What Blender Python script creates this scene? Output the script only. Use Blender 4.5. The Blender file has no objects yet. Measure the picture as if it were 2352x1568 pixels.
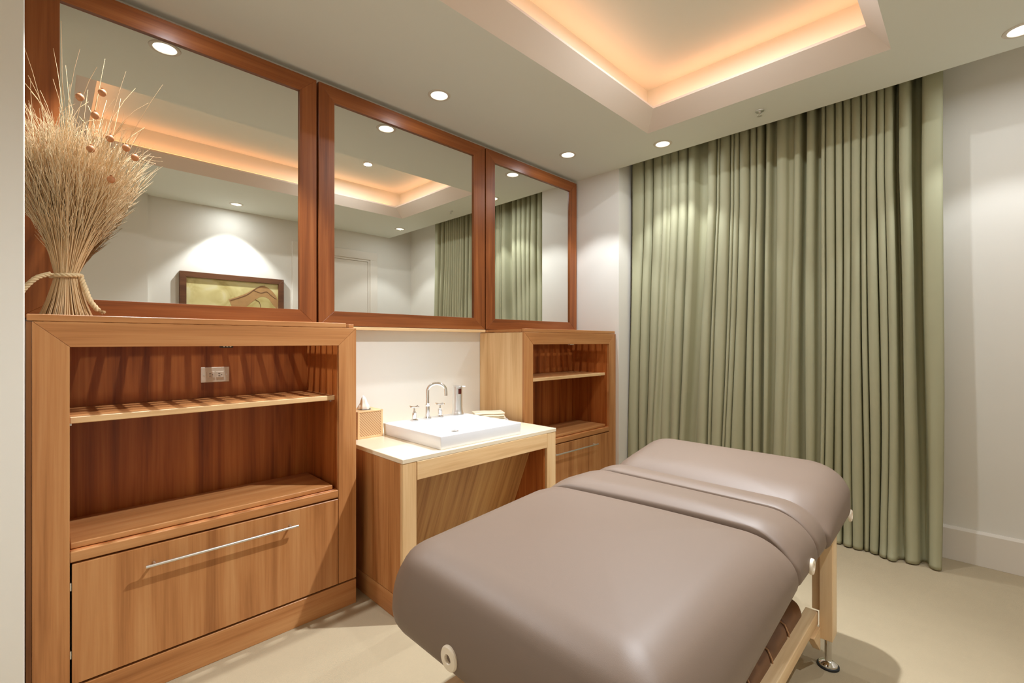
import bpy, bmesh, math, random
from mathutils import Vector, Matrix
random.seed(7)
PI = math.pi
S = bpy.context.scene
COL = S.collection

# ------------------------------------------------------------------ camera
CH = 1.45
cd = bpy.data.cameras.new('camera'); cam = bpy.data.objects.new('camera', cd); COL.objects.link(cam)
FPX = 1062.492
AX = math.atan2(2233.829 - 1176, FPX)
cam.location = (0, 0, CH)
cam.rotation_euler = (PI / 2, 0, AX - PI / 2)
cd.sensor_width = 36.0; cd.lens = FPX / 2352 * 36.0
cd.shift_y = 0.675 / 2352; cd.clip_start = 0.02
S.camera = cam

# ------------------------------------------------------------------ world, exposure, room lights
w = bpy.data.worlds.new('world'); S.world = w; w.use_nodes = True
w.node_tree.nodes['Background'].inputs[0].default_value = (1.0, 0.93, 0.82, 1)
w.node_tree.nodes['Background'].inputs[1].default_value = 0.4
S.view_settings.view_transform = 'Standard'; S.view_settings.look = 'None'
S.view_settings.gamma = 1.0; S.view_settings.use_curve_mapping = False
S.view_settings.exposure = 0.26
try:
    S.cycles.use_denoising = True
    S.cycles.denoiser = 'OPENIMAGEDENOISE'
    S.cycles.max_bounces = 12; S.cycles.diffuse_bounces = 7; S.cycles.glossy_bounces = 6
    S.cycles.sample_clamp_indirect = 6.0
    S.cycles.caustics_reflective = False
    S.cycles.use_fast_gi = False
except Exception:
    pass

CEIL = 3.11
XR, XW = 3.868, 4.27          # ceiling edge / far wall
YB = -0.84                    # back wall
YM, YN = 2.892, 2.95          # mirror glass plane, niche wall
YF = 2.432                    # cabinet fronts
XL = -0.55                    # left wall
LAMP_COL = (0.92, 0.97, 1.02)
COVE_COL = (1.0, 0.36, 0.18)
# x, y, watts, what sets this lamp apart
LAMPS = [
    (0.469, 2.546, 120, 'recessed ceiling downlight over the left shelf cabinet, seen in the first mirror'),
    (1.863, 2.546, 17, 'recessed ceiling downlight over the wash basin, beside the mirrors'),
    (3.261, 2.546, 47, 'recessed ceiling downlight over the right shelf cabinet near the niche corner'),
    (3.643, 1.843, 34, 'recessed ceiling downlight in front of the curtain by the tray corner'),
    (3.659, -0.187, 27, 'recessed ceiling downlight cut by the right edge of the photo'),
    (1.611, -0.517, 84, 'recessed ceiling downlight above the painting, seen in the first mirror'),
]
SPOTS = [(2.504, 1.04, 375)]
TX0, TX1, TY0, TY1 = 0.127, 3.378, 0.328, 1.837      # tray opening at ceiling level
LX0, LX1, LY0, LY1, LZ = 0.235, 3.222, 0.42, 1.705, 3.22   # cove lip
CX0, CX1, CY0, CY1, CZ = 0.15, 3.345, 0.325, 1.82, 3.43    # cove walls and tray ceiling

GLOW = 3.4       # wide soft part of each downlight
TRAY_GLOW = 20.0
def spot(name, loc, power, size=1.62, blend=0.35, rad=0.022, target=None):
    l = bpy.data.lights.new(name, 'SPOT'); l.energy = power; l.color = LAMP_COL
    l.spot_size = size; l.spot_blend = blend; l.shadow_soft_size = rad
    o = bpy.data.objects.new(name, l); COL.objects.link(o); o.location = loc
    if target is not None:
        o.rotation_euler = (Vector(target) - Vector(loc)).to_track_quat('-Z', 'Y').to_euler()
    return o
for x, y, p, lab in LAMPS:
    spot('downlight_beam', (x, y, CEIL - 0.004), p)
    g = bpy.data.lights.new('downlight_glow', 'AREA'); g.shape = 'DISK'; g.size = 0.03; g.energy = GLOW * (0.6 if y > 2.2 else 1.0); g.color = LAMP_COL
    go = bpy.data.objects.new('downlight_glow', g); COL.objects.link(go); go.location = (x, y, CEIL - 0.006)
for x, y, p in SPOTS:
    spot('tray_spot_beam', (x, y, CZ - 0.03), p, size=1.7, blend=0.8, rad=0.03, target=(0.8, 1.15, 0.0))
    g = bpy.data.lights.new('tray_spot_glow', 'AREA'); g.shape = 'DISK'; g.size = 0.08; g.energy = TRAY_GLOW; g.color = LAMP_COL
    go = bpy.data.objects.new('tray_spot_glow', g); COL.objects.link(go); go.location = (x, y, CZ - 0.02)
def area(name, loc, sx, sy, power, rot, col):
    l = bpy.data.lights.new(name, 'AREA'); l.shape = 'RECTANGLE'; l.size = sx; l.size_y = sy
    l.energy = power; l.color = col
    o = bpy.data.objects.new(name, l); COL.objects.link(o); o.location = loc; o.rotation_euler = rot
COVE_W = 1.65
up = lambda d: Vector(d).to_track_quat('-Z', 'Y').to_euler()
area('cove_glow', ((LX0 + LX1) / 2, LY1 + 0.045, LZ + 0.03), 3.0, 0.02, COVE_W, (PI, 0, 0), COVE_COL)
area('cove_glow', ((LX0 + LX1) / 2, LY0 - 0.045, LZ + 0.03), 3.0, 0.02, COVE_W, (PI, 0, 0), COVE_COL)
area('cove_glow', (LX0 - 0.04, (LY0 + LY1) / 2, LZ + 0.03), 0.02, 1.3, COVE_W * .45, (PI, 0, 0), COVE_COL)
area('cove_glow', (LX1 + 0.06, (LY0 + LY1) / 2, LZ + 0.03), 0.02, 1.3, COVE_W * .45, (PI, 0, 0), COVE_COL)

# ------------------------------------------------------------------ helpers
def lin(c):
    return tuple((v / 255 / 12.92 if v / 255 <= 0.04045 else ((v / 255 + 0.055) / 1.055) ** 2.4) for v in c) + (1.0,)

def mat(name, rgb, rough=0.6, metal=0.0, spec=0.5, noise=0.0, nscale=20, bump=0.0, bscale=200, coat=0.0, emit=None, estr=0.0):
    m = bpy.data.materials.new(name); m.use_nodes = True
    nt = m.node_tree; b = nt.nodes['Principled BSDF']
    c = rgb if len(rgb) == 4 else tuple(rgb) + (1,)
    b.inputs['Base Color'].default_value = c
    b.inputs['Roughness'].default_value = rough; b.inputs['Metallic'].default_value = metal
    b.inputs['Specular IOR Level'].default_value = spec
    b.inputs['Coat Weight'].default_value = coat
    if emit:
        b.inputs['Emission Color'].default_value = emit; b.inputs['Emission Strength'].default_value = estr
    if noise or bump:
        tc = nt.nodes.new('ShaderNodeTexCoord')
    if noise:
        n = nt.nodes.new('ShaderNodeTexNoise'); n.inputs['Scale'].default_value = nscale; n.inputs['Detail'].default_value = 5
        nt.links.new(tc.outputs['Object'], n.inputs['Vector'])
        mx = nt.nodes.new('ShaderNodeMix'); mx.data_type = 'RGBA'
        mx.inputs[6].default_value = tuple(v * (1 - noise) for v in c[:3]) + (1,)
        mx.inputs[7].default_value = tuple(min(1, v * (1 + noise)) for v in c[:3]) + (1,)
        nt.links.new(n.outputs['Fac'], mx.inputs[0]); nt.links.new(mx.outputs[2], b.inputs['Base Color'])
    if bump:
        n2 = nt.nodes.new('ShaderNodeTexNoise'); n2.inputs['Scale'].default_value = bscale; n2.inputs['Detail'].default_value = 4
        nt.links.new(tc.outputs['Object'], n2.inputs['Vector'])
        bp = nt.nodes.new('ShaderNodeBump'); bp.inputs['Strength'].default_value = bump; bp.inputs['Distance'].default_value = 0.004
        nt.links.new(n2.outputs['Fac'], bp.inputs['Height']); nt.links.new(bp.outputs['Normal'], b.inputs['Normal'])
    return m

def wood(name, light, mid, dark, axis, rough=0.38, streak=9.0):
    """veneer with the grain running along the given axis"""
    m = bpy.data.materials.new(name); m.use_nodes = True
    nt = m.node_tree; b = nt.nodes['Principled BSDF']
    tc = nt.nodes.new('ShaderNodeTexCoord')
    def tex(s_across, s_along, detail, rough_, dist=0.0):
        mp = nt.nodes.new('ShaderNodeMapping')
        mp.inputs['Scale'].default_value = tuple(s_along if (i == axis or (axis == 3 and i > 0)) else s_across for i in range(3))
        nt.links.new(tc.outputs['Object'], mp.inputs['Vector'])
        n = nt.nodes.new('ShaderNodeTexNoise'); n.inputs['Scale'].default_value = 1.0
        n.inputs['Detail'].default_value = detail; n.inputs['Roughness'].default_value = rough_
        n.inputs['Distortion'].default_value = dist
        nt.links.new(mp.outputs['Vector'], n.inputs['Vector']); return n
    a = tex(streak, 0.55, 4, 0.6, 0.4)
    f = tex(110, 2.2, 3, 0.7)
    ad = nt.nodes.new('ShaderNodeMath'); ad.operation = 'MULTIPLY_ADD'
    nt.links.new(f.outputs['Fac'], ad.inputs[0]); ad.inputs[1].default_value = 0.28
    nt.links.new(a.outputs['Fac'], ad.inputs[2])
    r = nt.nodes.new('ShaderNodeValToRGB'); e = r.color_ramp.elements
    e[0].position = 0.42; e[0].color = dark; e[1].position = 0.86; e[1].color = light
    x = e.new(0.62); x.color = mid
    nt.links.new(ad.outputs[0], r.inputs['Fac']); nt.links.new(r.outputs['Color'], b.inputs['Base Color'])
    b.inputs['Roughness'].default_value = rough; b.inputs['Specular IOR Level'].default_value = 0.4
    bp = nt.nodes.new('ShaderNodeBump'); bp.inputs['Strength'].default_value = 0.06; bp.inputs['Distance'].default_value = 0.002
    nt.links.new(f.outputs['Fac'], bp.inputs['Height']); nt.links.new(bp.outputs['Normal'], b.inputs['Normal'])
    return m

TL, TM, TD = lin((202, 150, 98)), lin((180, 122, 72)), lin((140, 86, 44))
W_Z = wood('teak_vertical', TL, TM, TD, 2)
W_X = wood('teak_horizontal', TL, TM, TD, 0)
W_Y = wood('teak_depth', TL, TM, TD, 1)
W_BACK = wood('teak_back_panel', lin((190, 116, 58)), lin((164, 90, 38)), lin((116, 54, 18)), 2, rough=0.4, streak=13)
W_FR_Z = wood('frame_wood_vertical', lin((162, 98, 52)), lin((138, 76, 34)), lin((106, 54, 22)), 2, rough=0.33, streak=14)
W_FR_X = wood('frame_wood_horizontal', lin((162, 98, 52)), lin((138, 76, 34)), lin((106, 54, 22)), 0, rough=0.33, streak=14)
W_L_Z = wood('pale_teak_vertical', lin((236, 204, 158)), lin((224, 186, 136)), lin((196, 150, 100)), 2)
W_SLANT = wood('slanted_veneer', lin((216, 172, 112)), lin((196, 146, 90)), lin((150, 100, 56)), 3, streak=16)
W_L_X = wood('pale_teak_horizontal', lin((236, 204, 158)), lin((224, 186, 136)), lin((196, 150, 100)), 0)
W_MAPLE = wood('maple', lin((232, 206, 166)), lin((220, 188, 144)), lin((200, 164, 118)), 2, rough=0.42)
W_MAPLE_X = wood('maple_rail', lin((232, 206, 166)), lin((220, 188, 144)), lin((200, 164, 118)), 0, rough=0.42)
WALL = mat('cream_wall_paint', lin((226, 222, 213)), 0.75, spec=0.25, bump=0.02, bscale=300)
CEILM = mat('ceiling_paint', lin((226, 229, 219)), 0.8, spec=0.2, bump=0.02, bscale=300)
TRAYM = mat('tray_paint', lin((222, 208, 194)), 0.8, spec=0.2)
CARPET = mat('beige_carpet', lin((176, 160, 132)), 0.95, spec=0.1, noise=0.05, nscale=7, bump=0.5, bscale=420)
TRIMM = mat('white_trim_paint', lin((222, 214, 202)), 0.5, spec=0.4)
MIRROR = mat('mirror_silver', (0.86, 0.87, 0.83), 0.0, metal=1.0)
STEEL = mat('brushed_steel', (0.80, 0.80, 0.78), 0.36, metal=1.0)
CHROME = mat('chrome', (0.85, 0.85, 0.84), 0.07, metal=1.0)
REFL = mat('lamp_reflector', (0.9, 0.9, 0.88), 0.3, spec=0.8, bump=0.2, bscale=60)
PORC = mat('white_porcelain', (0.74, 0.74, 0.75), 0.12, spec=0.6, coat=0.3)
QUARTZ = mat('cream_quartz', lin((228, 212, 184)), 0.25, noise=0.03, nscale=60)
VINYL = mat('taupe_vinyl', lin((114, 96, 82)), 0.50, spec=0.42, noise=0.02, nscale=3, bump=0.06, bscale=500)
VINYL_D = mat('brown_vinyl', lin((104, 66, 38)), 0.38, spec=0.5, bump=0.06, bscale=500)
BLACK = mat('black_plastic', (0.015, 0.013, 0.012), 0.45)
IVORY = mat('ivory_plastic', lin((226, 212, 190)), 0.4)
FABRIC = mat('sage_curtain_cloth', lin((168, 166, 136)), 0.62, spec=0.3, noise=0.03, nscale=5, bump=0.08, bscale=600)
STRAW = mat('dried_grass_straw', lin((222, 190, 146)), 0.7, spec=0.2, noise=0.18, nscale=9)
BEARD = mat('pale_grass_heads', lin((234, 210, 170)), 0.75, spec=0.15, noise=0.15, nscale=12)
POD = mat('dried_pod', lin((190, 128, 82)), 0.6)
ROPE = mat('natural_rope', lin((226, 202, 160)), 0.85, spec=0.1, noise=0.1, nscale=60)
PAPER = mat('white_tissue', lin((238, 230, 218)), 0.8)
LINEN = mat('cream_linen', lin((232, 220, 196)), 0.85, bump=0.2, bscale=500)
LENS = mat('lamp_lens', (1, 1, 1), 0.4, emit=(1, 0.96, 0.88, 1), estr=9.0)
TRIMRING = mat('downlight_trim', lin((214, 206, 190)), 0.5)
RUBBER = mat('black_rubber', (0.012, 0.012, 0.012), 0.6)

def finish(bm, name, m, parent=None, smooth=False, bev=0.0, seg=2, loc=None):
    if bev:
        bmesh.ops.bevel(bm, geom=[e for e in bm.edges], offset=bev, segments=seg, profile=0.6, affect='EDGES', clamp_overlap=True)
    bmesh.ops.recalc_face_normals(bm, faces=bm.faces)
    off = None
    if parent is not None:
        p = parent
        while p.parent is not None: p = p.parent
        off = p.location.copy()
        if off.length: bmesh.ops.translate(bm, verts=bm.verts, vec=-off)
    me = bpy.data.meshes.new(name); bm.to_mesh(me); bm.free()
    if m is not None: me.materials.append(m)
    if smooth:
        me.polygons.foreach_set('use_smooth', [True] * len(me.polygons))
        if smooth != 'all':
            try: me.set_sharp_from_angle(angle=0.7)
            except Exception: pass
    o = bpy.data.objects.new(name, me); COL.objects.link(o)
    if parent is not None: o.parent = parent
    return o

def box_bm(bm, x0, x1, y0, y1, z0, z1):
    v = [bm.verts.new((x, y, z)) for x in (x0, x1) for y in (y0, y1) for z in (z0, z1)]
    for f in ((0, 1, 3, 2), (4, 6, 7, 5), (0, 4, 5, 1), (2, 3, 7, 6), (0, 2, 6, 4), (1, 5, 7, 3)):
        bm.faces.new([v[i] for i in f])
def box(name, x0, x1, y0, y1, z0, z1, m, parent=None, bev=0.0015):
    bm = bmesh.new(); box_bm(bm, x0, x1, y0, y1, z0, z1)
    return finish(bm, name, m, parent, bev=bev, seg=1 if bev < 0.003 else 3, smooth=bev >= 0.003)
def prism(name, poly, axis, a, b, m, parent=None, bev=0.0015):
    """polygon in the two other axes, extruded along axis from a to b"""
    bm = bmesh.new()
    def P(p, t):
        return (t, p[0], p[1]) if axis == 0 else (p[0], t, p[1]) if axis == 1 else (p[0], p[1], t)
    A = [bm.verts.new(P(p, a)) for p in poly]; B = [bm.verts.new(P(p, b)) for p in poly]
    n = len(poly); bm.faces.new(A[::-1]); bm.faces.new(B)
    for i in range(n): bm.faces.new((A[i], A[(i + 1) % n], B[(i + 1) % n], B[i]))
    return finish(bm, name, m, parent, bev=bev, seg=1)
def lathe_bm(bm, prof, c, seg=24, axis='z', cap=True):
    rings = []
    for r, h in prof:
        ring = []
        for k in range(seg):
            t = 2 * PI * k / seg; u, v = r * math.cos(t), r * math.sin(t)
            p = (c[0] + u, c[1] + v, c[2] + h) if axis == 'z' else (c[0] + u, c[1] + h, c[2] + v) if axis == 'y' else (c[0] + h, c[1] + u, c[2] + v)
            ring.append(bm.verts.new(p))
        rings.append(ring)
    for a, b in zip(rings, rings[1:]):
        for k in range(seg): bm.faces.new((a[k], a[(k + 1) % seg], b[(k + 1) % seg], b[k]))
    if cap:
        if prof[0][0] > 1e-6: bm.faces.new(rings[0][::-1])
        if prof[-1][0] > 1e-6: bm.faces.new(rings[-1])
def lathe(name, prof, c, m, parent=None, seg=24, axis='z', cap=True):
    bm = bmesh.new(); lathe_bm(bm, prof, c, seg, axis, cap)
    return finish(bm, name, m, parent, smooth=True)
def tube_bm(bm, path, rad, seg=8, cap=True):
    rings = []; path = [Vector(p) for p in path]; n = len(path); ref = None
    for i, p in enumerate(path):
        d = (path[min(i + 1, n - 1)] - path[max(i - 1, 0)]).normalized()
        if ref is None: ref = d.orthogonal().normalized()
        ref = (ref - d * ref.dot(d)).normalized(); s = d.cross(ref)
        r = rad[i] if isinstance(rad, (list, tuple)) else rad
        rings.append([bm.verts.new(p + ref * (r * math.cos(2 * PI * k / seg)) + s * (r * math.sin(2 * PI * k / seg))) for k in range(seg)])
    for a, b in zip(rings, rings[1:]):
        for k in range(seg): bm.faces.new((a[k], a[(k + 1) % seg], b[(k + 1) % seg], b[k]))
    if cap: bm.faces.new(rings[0][::-1]); bm.faces.new(rings[-1])
def tube(name, path, rad, m, parent=None, seg=10):
    bm = bmesh.new(); tube_bm(bm, path, rad, seg)
    return finish(bm, name, m, parent, smooth=True)
def thing(name, label, cat, loc, group=None):
    o = bpy.data.objects.new(name, None); COL.objects.link(o); o.location = loc; o.empty_display_size = 0.05
    o['label'] = label; o['category'] = cat
    if group: o['group'] = group
    return o
def tag(o, label, cat, group=None):
    o['label'] = label; o['category'] = cat
    if group: o['group'] = group
    return o
def struct(o):
    o['kind'] = 'structure'; return o

# ------------------------------------------------------------------ room shell
T = 0.08
struct(box('floor', XL - T, XW + T, YB - T, YN + T, -0.06, 0.0, CARPET, bev=0))
struct(box('wall_far', XW, XW + T, YB - T, YF + 0.05, 0.0, 3.36, WALL, bev=0))
struct(box('wall_back', XL, XW, YB - T, YB, 0.0, 3.36, WALL, bev=0))
struct(box('wall_back_pier', XL, 0.793, YB, YB + 0.07, 0.0, CEIL, WALL, bev=0))
struct(box('wall_left', XL - T, XL, YB - T, YN + T, 0.0, CEIL, WALL, bev=0))
struct(box('wall_niche', XL, XR + 0.01, YN, YN + T, 0.0, CEIL, WALL, bev=0))
struct(prism('wall_niche_right', [(XR, 2.405), (XW, 2.405), (XW, YN + T), (XR, YN + T)], 2, 0.0, 3.36, WALL, bev=0.0))
struct(box('wall_front_left', XL, -0.058, 2.385, 2.43, 0.0, CEIL, WALL, bev=0.004))

def cut_ceiling():
    R = 0.058; H = 0.1
    lights = [(x, y) for x, y, *_ in LAMPS]
    xs = {XL, XR, TX0, TX1}; ys = {YB, YN, TY0, TY1}
    for x, y in lights: xs |= {x - H, x + H}; ys |= {y - H, y + H}
    xs = sorted(xs); ys = sorted(ys)
    bm = bmesh.new()
    N = 32
    for x0, x1 in zip(xs, xs[1:]):
        for y0, y1 in zip(ys, ys[1:]):
            cx, cy = (x0 + x1) / 2, (y0 + y1) / 2
            if TX0 < cx < TX1 and TY0 < cy < TY1: continue
            if any(abs(cx - x) < H and abs(cy - y) < H for x, y in lights): continue
            v = [bm.verts.new(p) for p in ((x0, y0, CEIL), (x1, y0, CEIL), (x1, y1, CEIL), (x0, y1, CEIL))]
            bm.faces.new(v)
    for x, y in lights:
        inn, out = [], []
        for k in range(N):
            t = 2 * PI * (k + 0.5) / N; c, s = math.cos(t), math.sin(t); q = H / max(abs(c), abs(s))
            inn.append(bm.verts.new((x + R * c, y + R * s, CEIL))); out.append(bm.verts.new((x + q * c, y + q * s, CEIL)))
        for k in range(N):
            a, b = k, (k + 1) % N
            oa, ob = out[a].co, out[b].co
            if abs(oa.x - ob.x) > 1e-5 and abs(oa.y - ob.y) > 1e-5:
                cx = x + H * (1 if (oa.x + ob.x) / 2 > x else -1); cy = y + H * (1 if (oa.y + ob.y) / 2 > y else -1)
                cv = bm.verts.new((cx, cy, CEIL)); bm.faces.new((inn[a], out[a], cv, out[b], inn[b]))
            else:
                bm.faces.new((inn[a], out[a], out[b], inn[b]))
    # edge of the dropped ceiling at the curtain pocket
    v = [bm.verts.new(p) for p in ((XR, YB, CEIL), (XR, 2.405, CEIL), (XR, 2.405, 3.36), (XR, YB, 3.36))]
    bm.faces.new(v)
    bmesh.ops.remove_doubles(bm, verts=bm.verts, dist=1e-4)
    return bm
struct(finish(cut_ceiling(), 'ceiling', CEILM))
struct(box('ceiling_pocket', XR, XW, YB, 2.405, 3.36, 3.40, CEILM, bev=0))
# tray: bevelled border, lip, cove walls and raised ceiling
bm = bmesh.new()
def ringq(a, b):
    A = [bm.verts.new(p) for p in a]; B = [bm.verts.new(p) for p in b]
    for i in range(4): bm.faces.new((A[i], A[(i + 1) % 4], B[(i + 1) % 4], B[i]))
rect = lambda x0, x1, y0, y1, z: [(x0, y0, z), (x1, y0, z), (x1, y1, z), (x0, y1, z)]
ringq(rect(TX0, TX1, TY0, TY1, CEIL), rect(LX0, LX1, LY0, LY1, LZ - 0.012))
ringq(rect(LX0, LX1, LY0, LY1, LZ - 0.012), rect(LX0 - .004, LX1 + .004, LY0 - .004, LY1 + .004, LZ + 0.006))
ringq(rect(LX0 - .004, LX1 + .004, LY0 - .004, LY1 + .004, LZ + 0.006), rect(CX0, CX1, CY0, CY1, LZ + 0.006))
struct(finish(bm, 'ceiling_tray_border', TRAYM))
bm = bmesh.new()
ringq(rect(CX0, CX1, CY0, CY1, LZ + 0.006), rect(CX0, CX1, CY0, CY1, CZ))
bm.faces.new([bm.verts.new(p) for p in rect(CX0, CX1, CY0, CY1, CZ)])
struct(finish(bm, 'ceiling_tray', CEILM))

# baseboards
def baseboard(name, poly, axis, a, b):
    return struct(prism(name, poly, axis, a, b, TRIMM, bev=0.001))
baseboard('baseboard_far', [(XW, 0.0), (XW - 0.018, 0.0), (XW - 0.018, 0.205), (XW - 0.008, 0.222), (XW, 0.222)], 1, YB, 2.405)
baseboard('baseboard_left', [(YB + 0.07, 0), (YB + 0.088, 0), (YB + 0.088, 0.205), (YB + 0.078, 0.222), (YB + 0.07, 0.222)], 0, XL, 0.793)
baseboard('baseboard_back', [(YB, 0), (YB + 0.018, 0), (YB + 0.018, 0.205), (YB + 0.008, 0.222), (YB, 0.222)], 0, 0.793, 2.367)
# door on the back wall, seen in the middle mirror
d = thing('door_1', 'white panel door', 'door', (3.0, YB, 0)); del d['label']; del d['category']; struct(d)
def casing(name, x0, x1, z0, z1): return box(name, x0, x1, YB, YB + 0.03, z0, z1, TRIMM, d, bev=0.003)
casing('casing', 2.367, 2.49, 0, 2.71); casing('casing', 3.52, 3.643, 0, 2.71); casing('casing', 2.367, 3.643, 2.71, 2.83)
box('door_stop', 3.49, 3.52, YB, YB + 0.018, 0, 2.68, TRIMM, d); box('door_stop', 2.49, 2.52, YB, YB + 0.018, 0, 2.68, TRIMM, d)
box('door_stop', 2.49, 3.52, YB, YB + 0.018, 2.68, 2.71, TRIMM, d)
box('leaf', 2.522, 3.488, YB, YB + 0.008, 0.01, 2.678, TRIMM, d)
lathe('handle', [(0.0, 0.008), (0.027, 0.008), (0.027, 0.016), (0.011, 0.02), (0.011, 0.05), (0.026, 0.055), (0.026, 0.08), (0.0, 0.085)], (2.60, YB, 1.0), STEEL, d, axis='y')

# ------------------------------------------------------------------ shelf cabinets
def cabinet(name, label, X0, X1, side, lamp_x):
    t = thing(name, label, 'cabinet', ((X0 + X1) / 2, YF + 0.22, 0))
    YBK = 2.868
    xi0, xi1 = X0 + 0.10, X1 - 0.10
    ZT, ZI = 1.525, 1.430
    # plinth, carcass
    box('plinth', X0, X1, YF, YF + 0.02, 0, 0.131, W_X, t)
    if side == 'right':
        box('side_panel', X0, X0 + 0.02, YF + 0.02, YN - 0.002, 0, ZT - 0.002, W_L_Z, t)
    else:
        box('side_panel', X0, X0 + 0.02, YF + 0.02, YN - 0.002, 0, ZT - 0.002, W_Z, t)
    box('side_panel', X1 - 0.02, X1, YF + 0.02, YN - 0.002, 0, ZT - 0.002, W_Z, t)
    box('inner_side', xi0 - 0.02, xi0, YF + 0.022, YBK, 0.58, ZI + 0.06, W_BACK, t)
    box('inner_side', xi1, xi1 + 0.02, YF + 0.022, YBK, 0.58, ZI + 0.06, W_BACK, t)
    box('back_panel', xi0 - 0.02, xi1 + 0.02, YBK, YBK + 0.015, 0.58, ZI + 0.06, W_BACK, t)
    # mitred face frame
    for poly, mm, nm in (([(X0, 0.141), (xi0, 0.141), (xi0, ZI), (X0, ZT)], W_Z, 'stile'),
                         ([(X1, 0.141), (X1, ZT), (xi1, ZI), (xi1, 0.141)], W_Z, 'stile'),
                         ([(X0 + .001, ZT), (xi0 + .001, ZI), (xi1 - .001, ZI), (X1 - .001, ZT)], W_X, 'top_rail')):
        prism(nm, poly, 1, YF, YF + 0.022, mm, t, bev=0.001)
    # sill board and lower rail
    box('sill', xi0 + 0.002, xi1 - 0.022, YF + 0.026, YBK - 0.06, 0.652, 0.674, W_X, t, bev=0.003)
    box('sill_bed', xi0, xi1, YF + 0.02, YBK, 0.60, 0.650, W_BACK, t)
    r = box('lower_rail', xi0 + 0.001, xi1 - 0.001, YF, YF + 0.026, 0.608, 0.648, W_X, t, bev=0.004)
    # drawer front and bar handle
    df = box('drawer', xi0 + 0.006, xi1 - 0.003, YF - 0.001, YF + 0.02, 0.141, 0.600, W_Z, t, bev=0.002)
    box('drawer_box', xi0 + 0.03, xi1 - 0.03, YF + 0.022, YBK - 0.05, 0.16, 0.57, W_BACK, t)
    cx = (X0 + X1) / 2
    bm = bmesh.new(); hy = YF - 0.036
    tube_bm(bm, [(cx - 0.302, hy, 0.528), (cx + 0.302, hy, 0.528)], 0.0062, 12)
    for s in (-1, 1): tube_bm(bm, [(cx + s * 0.272, hy, 0.528), (cx + s * 0.272, YF, 0.528)], 0.005, 10)
    finish(bm, 'handle', STEEL, df, smooth=True)
    # shelf with pale front edge
    sh = box('shelf', xi0 + 0.001, xi1 - 0.001, YF + 0.062, YBK, 1.134, 1.156, W_X, t)
    box('shelf_edge', xi0 + 0.001, xi1 - 0.001, YF + 0.045, YF + 0.0615, 1.132, 1.157, W_L_X, sh, bev=0.002)
    for zz in (1.10,):
        for xx in (xi0 + 0.004, xi1 - 0.004):
            for yy in (YF + 0.1, YBK - 0.06):
                box('shelf_pin', xx - 0.004, xx + 0.004, yy - 0.006, yy + 0.006, 1.118, 1.133, STEEL, t, bev=0)
    # open slatted top that lets the downlight through onto the shelf
    y0, y1 = YF, YN - 0.06
    box('ledge_front', X0 - (0.014 if side == 'left' else 0.0), X1 - (0.058 if side == 'left' else 0.0), y0, y0 + 0.028, ZT + 0.002, ZT + 0.027, W_X, t, bev=0.002)
    box('ledge_back', X0, X1, y1 - 0.05, y1, ZT + 0.002, ZT + 0.022, W_X, t)
    box('ledge_end', X0, X0 + 0.03, y0 + 0.029, y1 - 0.051, ZT + 0.002, ZT + 0.022, W_Y, t)
    box('ledge_end', X1 - 0.03, X1, y0 + 0.029, y1 - 0.051, ZT + 0.002, ZT + 0.022, W_Y, t)
    P_ = 0.0757
    n = int((X1 - X0) / P_) + 2
    proto = None
    for k in range(-n, n + 1):
        x = lamp_x + (k + 0.5) * P_
        if x < X0 + 0.05 or x > X1 - 0.05: continue
        if proto is None:
            proto = box('crossbar', -0.013, 0.013, y0 + 0.029, y1 - 0.051, ZT + 0.0225, ZT + 0.0265, W_Y, None, bev=0)
            proto.parent = t; q = proto
        else:
            q = proto.copy(); COL.objects.link(q)
        q.location = (x - t.location.x, -t.location.y, 0)
    yy = y0 + 0.029 + 0.045; proto = None
    while yy < y1 - 0.07:
        if proto is None:
            proto = box('slat', X0 + 0.031 - t.location.x, X1 - 0.031 - t.location.x, 0, 0.014, ZT - 0.055, ZT + 0.022, W_X, None, bev=0)
            proto.parent = t; q = proto
        else:
            q = proto.copy(); COL.objects.link(q)
        q.location = (0, yy - t.location.y, 0); yy += 0.072
    # small catch under the top rail
    c = box('catch', cx - 0.02, cx + 0.03, YF + 0.03, YF + 0.06, ZI - 0.008, ZI + 0.012, BLACK if side == 'left' else STEEL, t, bev=0.002)
    for k in range(3):
        lathe('contact', [(0.0, 0), (0.004, 0), (0.004, 0.004), (0, 0.004)], (cx - 0.008 + k * 0.013, YF + 0.027, ZI - 0.001), IVORY, c, seg=8, axis='y')
    if side == 'left':
        box('filler', X0 - 0.016, X0 - 0.001, YF + 0.012, YF + 0.03, 0, ZT, W_Z, t, bev=0)
        for hz in (0.50, 0.24): box('hinge', xi0 + 0.001, xi0 + 0.0045, YF + 0.004, YF + 0.02, hz, hz + 0.03, STEEL, df, bev=0)
    else:
        box('filler', X1 + 0.001, X1 + 0.022, YF + 0.006, YF + 0.03, 0, ZT, W_Z, t, bev=0)
    return t
cabinet('shelf_cabinet', 'large open teak cabinet at left with dried grass standing on its top', -0.040, 1.213, 'left', 0.469)
cabinet('shelf_cabinet', 'smaller looking open teak cabinet at right between the basin and the curtain', 2.577, 3.842, 'right', 3.261)

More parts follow.
